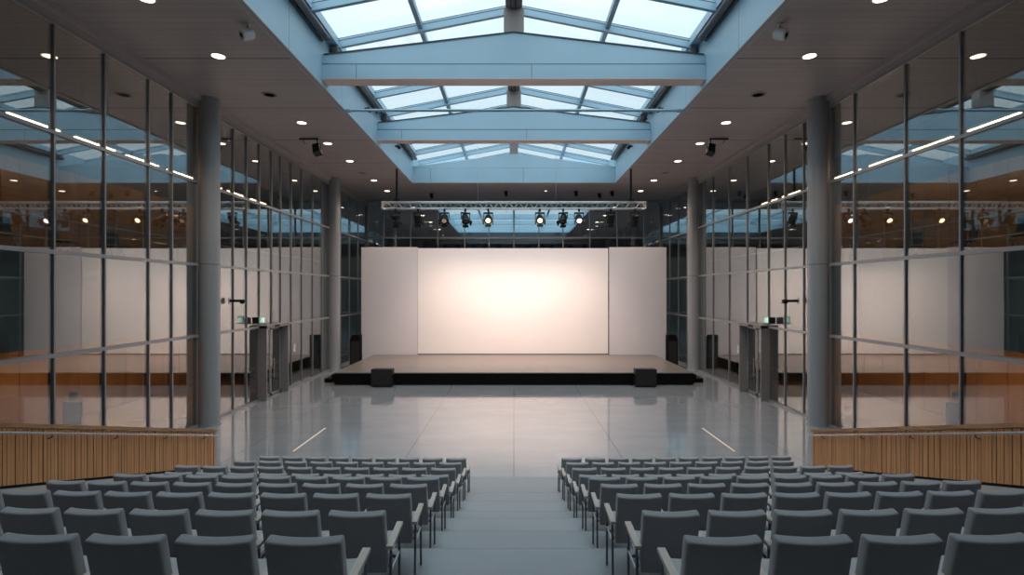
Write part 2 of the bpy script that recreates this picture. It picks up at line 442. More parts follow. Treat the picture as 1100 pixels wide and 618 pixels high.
# slim round tie across the opening
mb = MB(); mb.tube((-S + .0, 19.9, HC - .06), (S - .0, 19.9, HC - .06), .055, 12)
for s in (-1, 1): mb.tube((s * (S - .25), 19.9, HC - .06), (s * (S - .02), 19.9, HC - .06), .085, 12)
t = tag(mb.build('ceiling_tie_rod', M['steel_blue']), 'slim grey-blue round tie rod spanning the skylight opening', 'rod')

# ------------------------------------------------------------------ shells of the building
for s in (-1, 1):
    a, b = sorted((s * (W - .02), s * (W + .2)))
    mb = MB(); mb.box(a, b, YR, YB, 11.45, HC - .002)
    c, d = sorted((s * (W - .16), s * (W + .02))); mb.box(c, d, YR, YB, 11.62, HC - .002)
    c, d = sorted((s * (W - .05), s * (W + .12))); 
    struct(mb.build('wall_' + SIDE[s], M['trim']))
    # hidden stretch of side wall beside and behind the seats
    a, b = sorted((s * W, s * (W + .2)))
    struct(MB().box(a, b, YR, 3.9, 0, 11.45).build('wall_rear_' + SIDE[s], M['rear']))
    # outer wall of the side room: timber panelling below, plaster above
    a, b = sorted((s * ROOM, s * (ROOM + .2)))
    struct(MB().box(a, b, YR, YF, 0, HC).build('wall_outer_' + SIDE[s], M['room_grey']))
    a, b = sorted((s * (ROOM - .12), s * (ROOM - .001)))
    mb = MB()
    y = 2.0
    while y < 28.5:
        mb.box(a, b, y, y + 1.18, .02, 3.40); mb.box(a, b, y, y + 1.18, 5.80, 9.3); y += 1.2
    o = struct(mb.build('wall_panelling_' + SIDE[s], M['wood_room']))
    # timber floor of the side room
    a, b = sorted((s * (W + .13), s * (ROOM - .13)))
    struct(MB().box(a, b, 4.0, 39.0, .0005, .012).build('floor_room_' + SIDE[s], M['wood_floor']))
    # gallery slab
    a, b = sorted((s * (W + .32), s * (ROOM - .13)))
    o = struct(MB().box(a, b, 4.0, 38.5, 3.42, 5.76).build('floor_gallery_' + SIDE[s], M['slab']))
struct(MB().box(-ROOM, ROOM, YR - .3, YR, 0, HC).build('wall_rear', M['rear']))
struct(MB().box(-ROOM, ROOM, YF, YF + .3, 0, HC).build('wall_far', M['room_dark']))

# ------------------------------------------------------------------ glass curtain walls
TZ = [(3.25, .10), (5.78, .10), (8.70, .09)]
def curtain(n, s, y0, y1, mull, door=None):
    w = sempty('window_%d' % n)
    fr = MB(); tr = MB(); gl = MB()
    ms = [y0 + .04] + [m for m in sorted(mull)] + [y1 - .04]
    xa, xb = sorted((s * (W - .05), s * (W + .10)))
    for y in ms:
        zb = 3.25 if (door and door[0] - .02 < y < door[1] + .02) else 0.0
        fr.box(xa, xb, y - .026, y + .026, zb, 11.44)
    xa, xb = sorted((s * (W - .065), s * (W + .085)))
    for z, h in TZ: tr.box(xa, xb, y0, y1, z - h / 2, z + h / 2)
    tr.box(xa, xb, y0, y1, 11.34, 11.445)
    if door:
        tr.box(xa, xb, y0, door[0], .0, .10); tr.box(xa, xb, door[1], y1, .0, .10)
    else: tr.box(xa, xb, y0, y1, .0, .10)
    zs = [.1] + [z for z, h in TZ] + [11.36]
    xg0, xg1 = sorted((s * (W - .008), s * (W + .008)))
    cuts = sorted(ms + (list(door) if door else []))
    for k in range(len(cuts) - 1):
        for j in range(len(zs) - 1):
            mid = (cuts[k] + cuts[k + 1]) / 2
            if door and j == 0 and door[0] < mid < door[1]: continue
            if cuts[k + 1] - cuts[k] < .06: continue
            if j > 0 and door and (cuts[k] in door or cuts[k + 1] in door): pass
            gl.box(xg0, xg1, cuts[k] + .012, cuts[k + 1] - .012, zs[j] + .01, zs[j + 1] - .01)
    fr.build('window_frame', M['alu'], w); tr.build('window_transom', M['alu_light'], w); gl.build('glass_pane', M['glass'], w)
    return w
DOOR = (23.0, 25.1)
curtain(1, -1, 3.9, 18.50, [5.9, 7.6, 9.3, 11.0, 12.72, 14.3, 16.03, 17.12])
curtain(2, -1, 19.28, 31.72, [20.86, 21.9, 23.0, 24.15, 25.1, 26.3, 27.6, 29.1, 30.5], DOOR)
curtain(3, -1, 32.4, YB, [33.8, 35.6, 37.6])
curtain(4, 1, 3.9, 18.50, [5.6, 7.4, 9.3, 11.2, 13.1, 14.95, 17.2])
curtain(5, 1, 19.28, 31.72, [20.2, 21.6, 23.0, 25.1, 27.2, 29.4, 30.7], DOOR)
curtain(6, 1, 32.4, YB, [33.8, 35.6, 37.6])
# back wall of glass
w = sempty('window_7'); fr = MB(); gl = MB(); tr = MB()
xs = [-10.85 + .0 + 2.1 * k for k in range(11)]
xs = [-W + .1] + [-9.95, -7.88, -5.8, -3.75, -1.9, .0, 1.9, 3.75, 5.8, 7.88, 9.95] + [W - .1]
for x in xs: fr.box(x - .035, x + .035, YB - .1, YB + .1, 0, HC - .02)
for z in (3.25, 5.78, 8.95, HC - .08, .05): tr.box(-W, W, YB - .08, YB + .08, z - .05, z + .05)
for x0, x1 in zip(xs[:-1], xs[1:]):
    for z0, z1 in ((.1, 3.25), (3.25, 5.78), (5.78, 8.95), (8.95, HC - .1)):
        gl.box(x0 + .012, x1 - .012, YB - .008, YB + .008, z0 + .01, z1 - .01)
fr.build('window_frame', M['alu'], w); tr.build('window_transom', M['alu_light'], w); gl.build('glass_pane', M['glass_back'], w)

# ------------------------------------------------------------------ columns
def column(x, y, label):
    t = thing('column', label, 'column', (x, y, 0), 0, 'round steel columns along the glass walls')
    n = 28
    ring = lambda rx, ry, z: [(rx * math.cos(2 * PI * i / n), ry * math.sin(2 * PI * i / n), z) for i in range(n)]
    MB().loft([ring(.36, .37, .0), ring(.36, .37, 5.79)], True, True).build('shaft', M['column'], t)
    MB().loft([ring(.36, .37, 5.81), ring(.36, .37, HC - .003)], True, True).build('shaft', M['column'], t)
    MB().loft([ring(.345, .355, 5.785), ring(.345, .355, 5.815)], True, True).build('joint_ring', M['gasket'], t)
    MB().loft([ring(.40, .41, .0), ring(.40, .41, .05)], True, True).build('base_plate', M['column'], t)
for s in (-1, 1):
    column(s * 11.05, 18.9, 'round grey steel column at the lower end of the %s timber parapet' % SIDE[s])
    column(s * 11.05, 32.05, 'round grey steel column beside the stage, far end of the %s glass wall' % SIDE[s])

# ------------------------------------------------------------------ doors
def door(n, s):
    d = sempty('door_%d' % n)
    y0, y1 = DOOR
    xin = s * (W - .38); xo = s * (W + .10)
    a, b = sorted((xin, xo))
    fr = MB(); fr.box(a, b, y0 - .09, y0, 0, 3.30); fr.box(a, b, y1, y1 + .09, 0, 3.30)
    fr.box(a, b, y0 - .09, y1 + .09, 3.20, 3.34)
    fr.build('door_frame', M['door_paint'], d)
    xl0, xl1 = sorted((s * (W - .03), s * (W + .03)))
    ym = (y0 + y1) / 2
    for (ya, yb, hy) in ((y0 + .01, ym - .006, ym - .16), (ym + .006, y1 - .01, ym + .16)):
        lf = MB(); lf.box(xl0, xl1, ya, ya + .09, .02, 3.18); lf.box(xl0, xl1, yb - .09, yb, .02, 3.18)
        lf.box(xl0, xl1, ya, yb, .02, .14); lf.box(xl0, xl1, ya, yb, 3.06, 3.18)
        leaf = lf.build('door_leaf', M['alu_light'], d)
        g0, g1 = sorted((s * (W - .008), s * (W + .008)))
        MB().box(g0, g1, ya + .085, yb - .085, .13, 3.07).build('door_glass', M['glass'], leaf)
        h = MB(); xh = s * (W - .12)
        h.tube((xh, hy, .85), (xh, hy, 1.75), .02, 8)
        for z in (.95, 1.65): h.tube((xh, hy, z), (s * (W - .025), hy, z), .014, 8)
        h.build('door_handle', M['steel'], leaf)
    mb = MB(); a, b = sorted((s * (W - .3), s * (W - .39)))
    mb.box(a, b, y0 + .7, y0 + 1.2, 3.22, 3.31); mb.build('door_sensor', M['black'], d)
door(1, -1); door(2, 1)
def exit_sign(s):
    t = thing('exit_sign', 'green illuminated exit sign above the %s glass doors' % SIDE[s], 'sign', (s * (W - .36), 22.35, 3.50), 0, 'exit signs')
    MB().box(-.34, .34, -.03, .05, -.07, -.045).build('shelf_bracket', M['alu_light'], t)
    MB().box(min(0, s * -.36) if False else (-.02 if s < 0 else -.24), (.24 if s < 0 else .02), -.02, .04, -.045, .27).build('sign_box', M['white'], t)
    x0 = 0.0 if s < 0 else -.22
    MB().box(x0 + .0, x0 + .22, -.026, -.0205, -.025, .25).build('sign_face', M['exit_green'], t)
    p = MB(); cx = x0 + .11                               # white running figure, doorway and arrow
    p.box(cx + .045, cx + .095, -.029, -.0265, 0.0, .21)
    p.lathe([(.016, 0), (.016, .002)], (cx + .0, -.0265, .195), 10, Matrix.Rotation(PI / 2, 3, 'X').to_quaternion())
    for a, b, r in (((cx, .17), (cx - .015, .10), .012), ((cx - .015, .10), (cx + .02, .05), .009), ((cx + .02, .05), (cx + .01, .0), .008),
                    ((cx - .015, .10), (cx - .045, .05), .009), ((cx - .045, .05), (cx - .08, .05), .008), ((cx, .16), (cx + .035, .12), .007), ((cx, .16), (cx - .04, .13), .007)):
        p.tube((a[0], -.028, a[1]), (b[0], -.028, b[1]), r, 6)
    p.build('pictogram', M['exit_white'], t)
    x1 = -.32 if s < 0 else .06
    MB().box(x1, x1 + .26, -.02, .04, -.045, .22).build('battery_box', M['black'], t)
exit_sign(-1); exit_sign(1)
for s in (-1, 1):
    t = thing('wall_arm', 'black horizontal bracket arm on the %s glass wall beside the column' % SIDE[s], 'bracket', (s * (W - .12), 20.4, 4.46), 0, 'black bracket arms')
    a, b = sorted((0, -s * .62)); MB().box(a, b, -.05, .05, -.05, .05).build('arm', M['black'], t)
    a, b = sorted((-s * .46, -s * .62)); MB().box(a, b, -.09, .09, -.11, -.05).build('sensor_head', M['black_gloss'], t)
    a, b = sorted((0, -s * .03)); MB().box(a, b, -.1, .1, -.12, .12).build('wall_plate', M['alu_light'], t)
    # paper notices on the glass
    o = MB().box(-.004, .004, -.11, .11, -.20, .20).build('paper_notice', M['paper'], None, (s * (W - .016), 26.7 if s < 0 else 26.1, 1.95))
    tag(o, 'white paper notice taped to the glass beyond the %s doors' % SIDE[s], 'notice', 'paper notices')

# ------------------------------------------------------------------ timber parapets
def parapet(s):
    t = thing('timber_parapet', 'sloping slatted timber parapet with handrail along the %s side of the seating' % SIDE[s], 'parapet', (s * PX, 14.2, 0), 0, 'timber parapets')
    y0, y1 = YR + .1 - 14.2, -.02
    zr = lambda y: -y * .282          # local
    mb = MB()
    y = y1 - .005; 
    while y > y0:
        wv = .060; d = .030 + random.choice((0, .012, .006))
        a, b = sorted((0, -s * d))
        ya, yb = y - wv, y
        # sheared slat: its foot and head follow the slope
        P = [(ya, zr(ya) + .05), (yb, zr(yb) + .05), (yb, zr(yb) + .965), (ya, zr(ya) + .965)]
        mb.prism(P, 0, a, b)
        y -= .072
    mb.build('slat_panel', M['wood_slat'], t)
    q = [(y0, zr(y0) + .03), (y1, zr(y1) + .03), (y1, zr(y1) + .98), (y0, zr(y0) + .98)]
    a, b = sorted((s * .002, s * .09)); MB().prism(q, 0, a, b).build('backing_board', M['wood_cap'], t)
    q = [(y0, zr(y0) + .981), (y1 + .03, zr(y1) + .981), (y1 + .03, zr(y1) + 1.05), (y0, zr(y0) + 1.05)]
    a, b = sorted((-s * .06, s * .12)); MB().prism(q, 0, a, b).build('top_rail', M['wood_cap'], t)
    q = [(y0, zr(y0)), (y1, zr(y1)), (y1, zr(y1) + .05), (y0, zr(y0) + .05)]
    a, b = sorted((-s * .004, s * .08)); MB().prism(q, 0, a, b).build('plinth', M['black'], t)
    hr = MB().tube((-s * .12, y0, zr(y0) + .90), (-s * .12, y1 - .02, zr(y1) + .90), .022, 10).build('handrail', M['steel'], t)
    y = y1 - .6
    while y > y0:
        MB().path([(-s * .12, y, zr(y) + .88), (-s * .12, y, zr(y) + .83), (-s * .04, y, zr(y) + .80)], .009, 6).build('bracket', M['black'], hr); y -= 1.5
parapet(-1); parapet(1)

# ------------------------------------------------------------------ chairs
def rrect(w, h, r, n=5):
    pts = []
    for cx, cy, a0 in ((w / 2 - r, h / 2 - r, 0), (-w / 2 + r, h / 2 - r, PI / 2), (-w / 2 + r, -h / 2 + r, PI), (w / 2 - r, -h / 2 + r, 1.5 * PI)):
        for k in range(n):
            a = a0 + k * PI / 2 / (n - 1); pts.append((cx + r * math.cos(a), cy + r * math.sin(a)))
    return pts
def pad(width, d, h, r, fn, stations=13):
    """rounded upholstered slab along local x; cross-section d (y) by h (z); fn maps the point"""
    rings = []
    R = r
    us = [0, .15, .35, .62, 1.0]
    xs = [-width / 2 + R * u for u in us] + [(-width / 2 + R) + (width - 2 * R) * k / stations for k in range(1, stations)] + [width / 2 - R * u for u in reversed(us)]
    for x in xs:
        e = max(0.0, abs(x) - (width / 2 - R)) / R
        ins = R * (1 - math.sqrt(max(0, 1 - e * e))) * .93
        sec = rrect(d - 2 * ins, h - 2 * ins, max(.004, min(r, (d - 2 * ins) / 2 - .001)))
        rings.append([fn(x, p[0], p[1]) for p in sec])
    return MB().loft(rings)
def back_fn(x, y, z):
    u = (z + .27) / .54                       # 0 foot, 1 head
    yy = y + .095 - .125 * u + .36 * x * x * (.35 + .65 * u)   # leaning, hollow towards the sitter
    zz = .63 + z + .24 * y - (.010 * (1 - (x / .235) ** 2) if z > .2 else 0)
    return (x, yy - .03, zz)
def seat_fn(x, y, z):
    return (x, y + .31, .445 + z - .02 * (1 - (x / .24) ** 2) * (1 if z > 0 else 0) + .04 * (y / .25) * .5)
bm_back = pad(.465, .085, .535, .018, back_fn)
bm_seat = pad(.455, .44, .095, .034, seat_fn)
def side_frame(parent, x):
    a = MB(); 
    q = [(-.07, .600), (.31, .640), (.31, .668), (-.07, .630)]
    a.prism(q, 0, x - .027, x + .027); a.build('armrest', M['wood_arm'], parent)
    MB().tube((x, .285, 0), (x, .285, .636), .0125, 8).build('leg', M['chair_steel'], parent)
    MB().tube((x, -.045, 0), (x, -.01, .605), .0125, 8).build('leg', M['chair_steel'], parent)
    b = MB(); b.tube((x, -.03, .40), (x, .285, .42), .011, 8); b.tube((x, -.01, .52), (x, .285, .60), .008, 8); b.build('side_rail', M['steel'], parent)
def make_chair(side, outer):
    """side: which side of the chair (local x sign) faces the aisle and carries the shared armrest"""
    t = thing('auditorium_chair', 'x', 'chair', (0, 0, 0), 0)
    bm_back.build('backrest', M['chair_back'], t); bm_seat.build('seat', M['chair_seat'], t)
    f = MB(); f.tube((-.262, .10, .385), (.262, .10, .385), .016, 8); f.tube((-.262, .26, .385), (.262, .26, .385), .016, 8)
    f.build('seat_beam', M['chair_steel'], t)
    side_frame(t, side * .275)
    if outer: side_frame(t, -side * .275)
    return t
PITCH = .55
COUNT = {-1: [6, 8, 9, 9, 9, 9, 10, 9, 9], 1: [6, 8, 9, 9, 9, 9, 10, 9, 10]}
XEDGE = [1.03, 1.05, 1.06, 1.08, 1.09, 1.09, 1.10, 1.10, 1.10]
ROWNAME = ['back row', 'eighth row from the stage', 'seventh row from the stage', 'sixth row from the stage', 'fifth row from the stage',
           'fourth row from the stage', 'third row from the stage', 'second row from the stage', 'front row facing the stage']
protos = {}
for s in (-1, 1):
    for i in range(9):
        n = COUNT[s][i]
        for k in range(n):
            x = XEDGE[i] + .24 + PITCH * k
            y = ROWD[i] + .004 * x * x
            rz = math.atan(.008 * x) * s + random.uniform(-.003, .003)
            outer = (k == n - 1)
            lab = ('grey upholstered chair, %s seat %s of the aisle, %s' % (ORD[k], SIDE[s], ROWNAME[i]))
            loc = (s * x, y, ROWZ[i])
            grp = 'grey auditorium chairs %s of the aisle' % SIDE[s]
            key = (s, outer)
            if key not in protos:
                c = make_chair(-s, outer); protos[key] = c
                c.location = loc; c.rotation_euler = (0, 0, rz); c['label'] = lab; c['group'] = grp
            else:
                dup(protos[key], loc, rz, lab, None, grp)

# ------------------------------------------------------------------ stage
SX = 9.3; SY0, SY1 = 26.9, 34.62; SZ = .645
t = thing('stage_platform', 'wide low black-fronted stage platform with brown deck', 'stage', (0, SY0, 0))
MB().box(-SX, SX, 0, SY1 - SY0, SZ - .045, SZ).build('deck', M['deck'], t)
MB().box(-SX + .03, SX - .03, .03, SY1 - SY0 - .02, .0, SZ - .046).build('skirt', M['black_soft'], t)
for s in (-1, 1):
    t = thing('stage_steps', 'small black two-tread steps at the %s end of the stage' % SIDE[s], 'steps', (s * (SX + .02), 27.6, 0), 0, 'stage steps')
    for k, (w0, w1, z) in enumerate(((0, .36, .44), (.36, .74, .22))):
        a, b = sorted((s * w0, s * w1))
        MB().box(a, b, 0, 1.3, z - .04, z).build('tread', M['black'], t)
        m2 = MB(); m2.box(a + .02, b - .02, .03, .07, 0, z - .041); m2.box(a + .02, b - .02, 1.23, 1.27, 0, z - .041); m2.box(a + .01, b - .01, .06, 1.24, .02, z - .06)
        m2.build('riser', M['black_soft'], t)
    # monitor / bass cabinets on the hall floor in front of the stage
    cx = s * 6.68
    t = thing('bass_speaker', 'square black bass speaker on the floor before the %s part of the stage' % SIDE[s], 'speaker', (cx, 26.30, 0), 0, 'floor speakers')
    mb = MB(); mb.loft([[(p[0], y, p[1] + .47) for p in rrect(1.06, .86, .03)] for y in (0, .5)], False); mb.build('cabinet', M['black'], t)
    MB().box(-.49, .49, -.014, -.001, .10, .84).build('grille', M['grille'], t)
    mb = MB()
    for sx in (-1, 1): mb.box(sx * .53 - .012 + sx * .012, sx * .53 + .012 + sx * .012, .15, .35, .45, .60)
    mb.build('handle', M['black_gloss'], t)
    mb = MB()
    for px in (-.45, .45):
        for py in (.05, .45): mb.tube((px, py, 0), (px, py, .045), .03, 8)
    mb.build('foot', M['black'], t)
    # tall speakers beside the stage
    t = thing('tower_speaker', 'tall black tower speaker between the %s end of the stage and the glass' % SIDE[s], 'speaker', (s * 9.98, 32.7, 0), 0, 'tower speakers')
    P = [(-.30 * s, .04), (.32 * s, .04), (.32 * s, 1.80), (.17 * s, 2.10), (-.30 * s, 2.10)]
    MB().prism(P, 1, 0, .55).build('cabinet', M['black_soft'], t)
    MB().box(-.26, .28 if s < 0 else .26, -.012, -.001, .12, 1.72).build('grille', M['grille'], t)
    MB().box(-.34, .34, .02, .53, 0, .04).build('base', M['black'], t)

for s in (-1, 1):  # glowing strips built along two bright streaks of the hall floor
    t = thing('floor_glow_strip', 'narrow glowing strip laid on the hall floor %s of the front row' % SIDE[s], 'floor light', (s * 6.65, 15.7, 0), 0, 'glowing floor strips')
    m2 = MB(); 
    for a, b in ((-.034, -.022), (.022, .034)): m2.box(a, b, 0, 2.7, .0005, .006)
    m2.build('strip_edge', M['steel'], t)
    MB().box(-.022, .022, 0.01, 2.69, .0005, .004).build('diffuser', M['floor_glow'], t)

# ------------------------------------------------------------------ backdrop
YD = 34.72
t = thing('projection_screen', 'large bright white screen at the middle of the stage', 'screen', (-.06, YD, 0))
MB().box(-6.34, 6.34, 0, .10, SZ + .05, 7.72).build('screen_face', M['screen'], t)
mb = MB(); mb.box(-6.36, 6.36, .101, .2, 0.0, 7.74); mb.build('screen_frame', M['alu_light'], t)
MB().box(-6.34, 6.34, -.01, .099, SZ - .60, SZ + .045).build('screen_base', M['gasket'], t)
for s in (-1, 1):
    x0, x1 = 6.36, 10.17
    t = thing('backdrop_wing', 'pale grey backdrop panel %s of the bright screen' % SIDE[s], 'panel', (0, YD, 0), 0, 'backdrop panels')
    a, b = sorted((s * (x0 + (.0 if s > 0 else .06)), s * x1))
    MB().box(a, b, .03, .16, .02, 7.80).build('panel_face', M['wing'], t)
    mb = MB()
    for x in (a + .15, (a + b) / 2, b - .15):
        mb.box(x - .04, x + .04, .17, .25, 0, 7.6); mb.tube((x, .21, 5.0), (x, 1.9, .05), .03, 8); mb.box(x - .05, x + .05, .17, 2.0, 0, .05)
    mb.build('support_frame', M['alu'], t)

# ------------------------------------------------------------------ truss and stage lights
TY, TZc = 29.5, 9.70
tr = thing('lighting_truss', 'long silver lattice truss of stage lights hung above the stage', 'truss', (0, TY, TZc))
L = 7.42; H = .18
for (yy, zz) in ((-H, -H), (-H, H), (H, -H), (H, H)):
    MB().tube((-L, yy, zz), (L, yy, zz), .034, 10).build('chord', M['truss'], tr)
mb = MB(); n = 52
for k in range(n):
    xa, xb = -L + 2 * L * k / n, -L + 2 * L * (k + 1) / n
    za, zb = (-H, H) if k % 2 == 0 else (H, -H)
    mb.tube((xa, -H, za), (xb, -H, zb), .014, 6); mb.tube((xa, H, za), (xb, H, zb), .014, 6)
    mb.tube((xa, za, H), (xb, zb, H), .012, 6); mb.tube((xa, za, -H), (xb, zb, -H), .012, 6)
mb.build('lattice', M['truss'], tr)
mb = MB()
for x in (-L, L):
    mb.path([(x, -H, -H), (x, H, -H), (x, H, H), (x, -H, H), (x, -H, -H)], .03, 8)
mb.build('end_frame', M['truss'], tr)
for x in (-6.62, 6.62):
    mb = MB(); mb.box(x - .05, x + .05, -.05, .05, H, HC - TZc - .001); mb.box(x - .16, x + .16, -.16, .16, H + .04, H + .14)
    mb.build('hanger_post', M['black'], tr)
mb = MB()
for x in (-2.05, 2.38):
    mb.tube((x, 0, H), (x, 0, roof_z(x, .05) - TZc), .012, 6)
mb.build('suspension_wire', M['steel'], tr)
def spot(x, kind, label, tilt, pan):
    """tilt: degrees below horizontal of the beam; pan: 0 faces the seats, 180 faces the stage"""
    z0 = TZc - H - .034
    t = thing('stage_spotlight', label, 'stage light', (x, TY - H, z0), 0, 'stage lights on the truss')
    mb = MB(); mb.box(-.05, .05, -.05, .05, -.16, -.001); mb.tube((0, 0, -.24), (0, 0, -.15), .018, 8); mb.build('clamp', M['black'], t)
    q = Matrix.Rotation(math.radians(pan), 4, 'Z')
    yk = MB()
    P = [(-.25, 0, -.57), (-.25, 0, -.24), (.25, 0, -.24), (.25, 0, -.57)]
    P = [tuple(q @ Vector(p)) for p in P]
    for a, b in zip(P[:-1], P[1:]): yk.tube(a, b, .022, 8)
    yk.box(-.27, .27, -.05, .05, -.28, -.20, q)
    yk.build('yoke', M['black'], t)
    ctr = Vector((0, 0, -.57)); d = (q @ Vector((0, -math.cos(math.radians(tilt)), -math.sin(math.radians(tilt))))).normalized()
    qq = d.to_track_quat('Z', 'Y')
    b = MB()
    b.lathe([(.10, -.30), (.17, -.26), (.20, -.12), (.20, .02), (.215, .03), (.215, .24), (.20, .24), (.20, .203), (.14, .201)], ctr, 18, qq)
    body = b.build('lamp_body', M['black'], t)
    lm = {'warm': M['lens_warm'], 'white': M['lens_white'], 'dim': M['lens_dim'], 'off': M['black_gloss']}[kind]
    MB().lathe([(.01, .202), (.135, .203), (.12, .222), (.07, .232), (.01, .236)], ctr, 18, qq).build('lens', lm, t)
    bd = MB()
    for k in range(4):
        a = k * PI / 2
        m = Matrix.Translation(ctr) @ qq.to_matrix().to_4x4() @ Matrix.Rotation(a, 4, 'Z') @ Matrix.Translation((0, .215, .24)) @ Matrix.Rotation(-.45, 4, 'X')
        bd.box(-.17, .17, -.005, .005, 0, .17, m)
    bd.build('barn_door', M['black'], t)
    return t
PXL = [425, 449, 477.5, 500, 524.5, 580, 605, 622, 656, 682]
KND = ['off', 'off', 'dim', 'off', 'warm', 'warm', 'off', 'white', 'off', 'off']
TLT = [55, 60, 40, 50, 34, 34, 50, 38, 60, 55]
PAN = [180, 180, 0, 20, 0, 0, -20, 0, 180, 180]
for k in range(10):
    x = (PXL[k] - 552) * (TY - H) / 560
    st = {'off': 'unlit', 'dim': 'faintly glowing', 'warm': 'glowing amber', 'white': 'glowing white'}[KND[k]]
    spot(x, KND[k], 'black stage spotlight, %s, %s from the left end of the silver truss' % (st, ORD[k]), TLT[k], PAN[k])

# ------------------------------------------------------------------ ceiling fittings
DLY = [12.4, 15.43, 21.5, 24.5, 27.8, 32.6, 36.0]
def downlight(x, y, r, label, cat='ceiling light', lit=True, group='round ceiling downlights'):
    t = thing('ceiling_downlight' if lit else 'ceiling_vent', label, cat, (x, y, HC), 0, group)
    MB().lathe([(r, -.001), (r, -.018), (r * .86, -.022), (r * .80, -.012), (r * .80, -.001)], (0, 0, 0), 28).build('rim', M['white'] if lit else M['trim'], t)
    if lit: MB().lathe([(.01, -.020), (r * .79, -.019), (r * .79, -.004), (.01, -.003)], (0, 0, 0), 28).build('diffuser', M['lamp_warm'], t)
    else:
        m2 = MB()
        for k in (.72, .5, .28): m2.lathe([(r * k, -.016), (r * k, -.003), (r * (k - .1), -.003), (r * (k - .1), -.016)], (0, 0, 0), 24)
        m2.build('louvre', M['ridge'], t)
    return t
for s in (-1, 1):
    for k, y in enumerate(DLY):
        downlight(s * 8.75, y, .22, 'lit round ceiling downlight %s of the skylight, %s towards the stage' % (SIDE[s], ORD[k]))
    downlight(s * 8.65, 18.46, .27, 'round unlit ceiling vent %s of the skylight, before the tie rod' % SIDE[s], 'vent', False, 'round ceiling vents')
    downlight(s * 8.9, 30.6, .24, 'small round unlit ceiling vent %s of the lighting truss' % SIDE[s], 'vent', False, 'round ceiling vents')
for s in (-1, 1):
    for k, y in enumerate((43.0, 47.5, 52.0, 58.0)):
        downlight(s * 8.3, y, .22, 'lit ceiling downlight seen through the glass above the %s backdrop panel, %s beyond it' % (SIDE[s], ORD[k]), group='downlights behind the back glass')
downlight(2.2, 36.0, .10, 'tiny lit downlight in the ceiling strip above the screen', group=None)
for s in (-1, 1):
    t = thing('camera_housing', 'white swivel ceiling camera at the %s skylight edge' % SIDE[s], 'camera', (s * 6.95, 13.6, HC), 0, 'white ceiling cameras')
    MB().lathe([(.07, -.001), (.07, -.03), (.02, -.035)], (0, 0, 0), 16).build('ceiling_plate', M['white'], t)
    MB().tube((0, 0, -.03), (0, 0, -.20), .018, 8).build('stem', M['alu'], t)
    d = Vector((s * .62, -.62, -.38)).normalized(); qq = d.to_track_quat('Z', 'Y'); c = Vector((0, 0, -.27))
    MB().lathe([(.07, -.17), (.12, -.14), (.145, -.04), (.145, .14), (.13, .17), (.07, .165)], c, 18, qq).build('housing', M['white'], t)
    MB().lathe([(.01, .166), (.068, .167), (.05, .180), (.01, .185)], c, 16, qq).build('lens', M['black_gloss'], t)
    # black spotlight on a short ceiling rail
    t = thing('hanging_spotlight', 'black spotlight hung from a short rail on the %s ceiling' % SIDE[s], 'spotlight', (s * 8.95, 23.7, HC), 0, 'hanging black spotlights')
    a, b = sorted((-s * .02 * -1, s * .80)); MB().box(min(-.05, -.05 + 0 * s) if s > 0 else -.80, .80 if s > 0 else .05, -.03, .03, -.06, -.001).build('rail', M['black'], t)
    MB().path([(0, 0, -.06), (0, 0, -.22)], .02, 8).path([(-.16, 0, -.46), (-.16, 0, -.26), (.16, 0, -.26), (.16, 0, -.46)], .018, 8).build('yoke', M['black'], t)
    m = Matrix.Translation((0, 0, -.48)) @ Matrix.Rotation(math.radians(14 * s), 4, 'Y') @ Matrix.Rotation(math.radians(-20), 4, 'X')
    MB().box(-.15, .15, -.16, .16, -.24, .18, m).build('lamp_body', M['black'], t)
    m2 = MB(); m2.box(-.17, .17, -.18, .18, -.28, -.241, m); m2.build('lamp_head', M['black_gloss'], t)
    b = MB(); b.path([(s * .62, 0, -.06), (s * .62, 0, -.16), (s * .54, 0, -.26)], .014, 6); b.build('cable', M['black'], t)
    # small speakers clipped to the skylight wells
    for y, lab in ((22.6, 'small dark spotlight clipped to the %s skylight well between the beams'), (28.4, 'small dark spotlight clipped to the %s skylight well above the truss')):
        t = thing('clip_spotlight', lab % SIDE[s], 'spotlight', (s * (S - .003), y, 12.75), 0, 'small skylight spotlights')
        a, bb = sorted((0, -s * .10)); MB().box(a, bb, -.04, .04, -.04, .04).build('bracket', M['gasket'], t)
        q = Vector((-s * .55, -.5, -.6)).normalized().to_track_quat('Z', 'Y')
        MB().lathe([(.05, -.10), (.085, -.08), (.09, .12), (.075, .12), (.07, .10)], (-s * .17, 0, -.03), 14, q).build('lamp_body', M['black'], t)
for k, (px, lab) in enumerate(((463.5, 'first'), (543.5, 'second'), (618.8, 'third'), (644, 'fourth'), (657.5, 'fifth'))):
    y = 36.2 if k not in (0, 3) else 37.0
    x = (px - 552) * y / 560
    t = thing('ceiling_spotlight', 'small black ceiling spotlight above the screen, %s from the left' % lab, 'spotlight', (x, y, HC), 0, 'small ceiling spotlights')
    MB().lathe([(.16, -.001), (.16, -.04), (.05, -.045)], (0, 0, 0), 14).build('ceiling_plate', M['black'], t)
    q = Vector((.2, -.5, -.8)).normalized().to_track_quat('Z', 'Y')
    MB().lathe([(.06, -.12), (.11, -.10), (.11, .14), (.09, .14)], (0, 0, -.17), 14, q).build('lamp_body', M['black'], t)

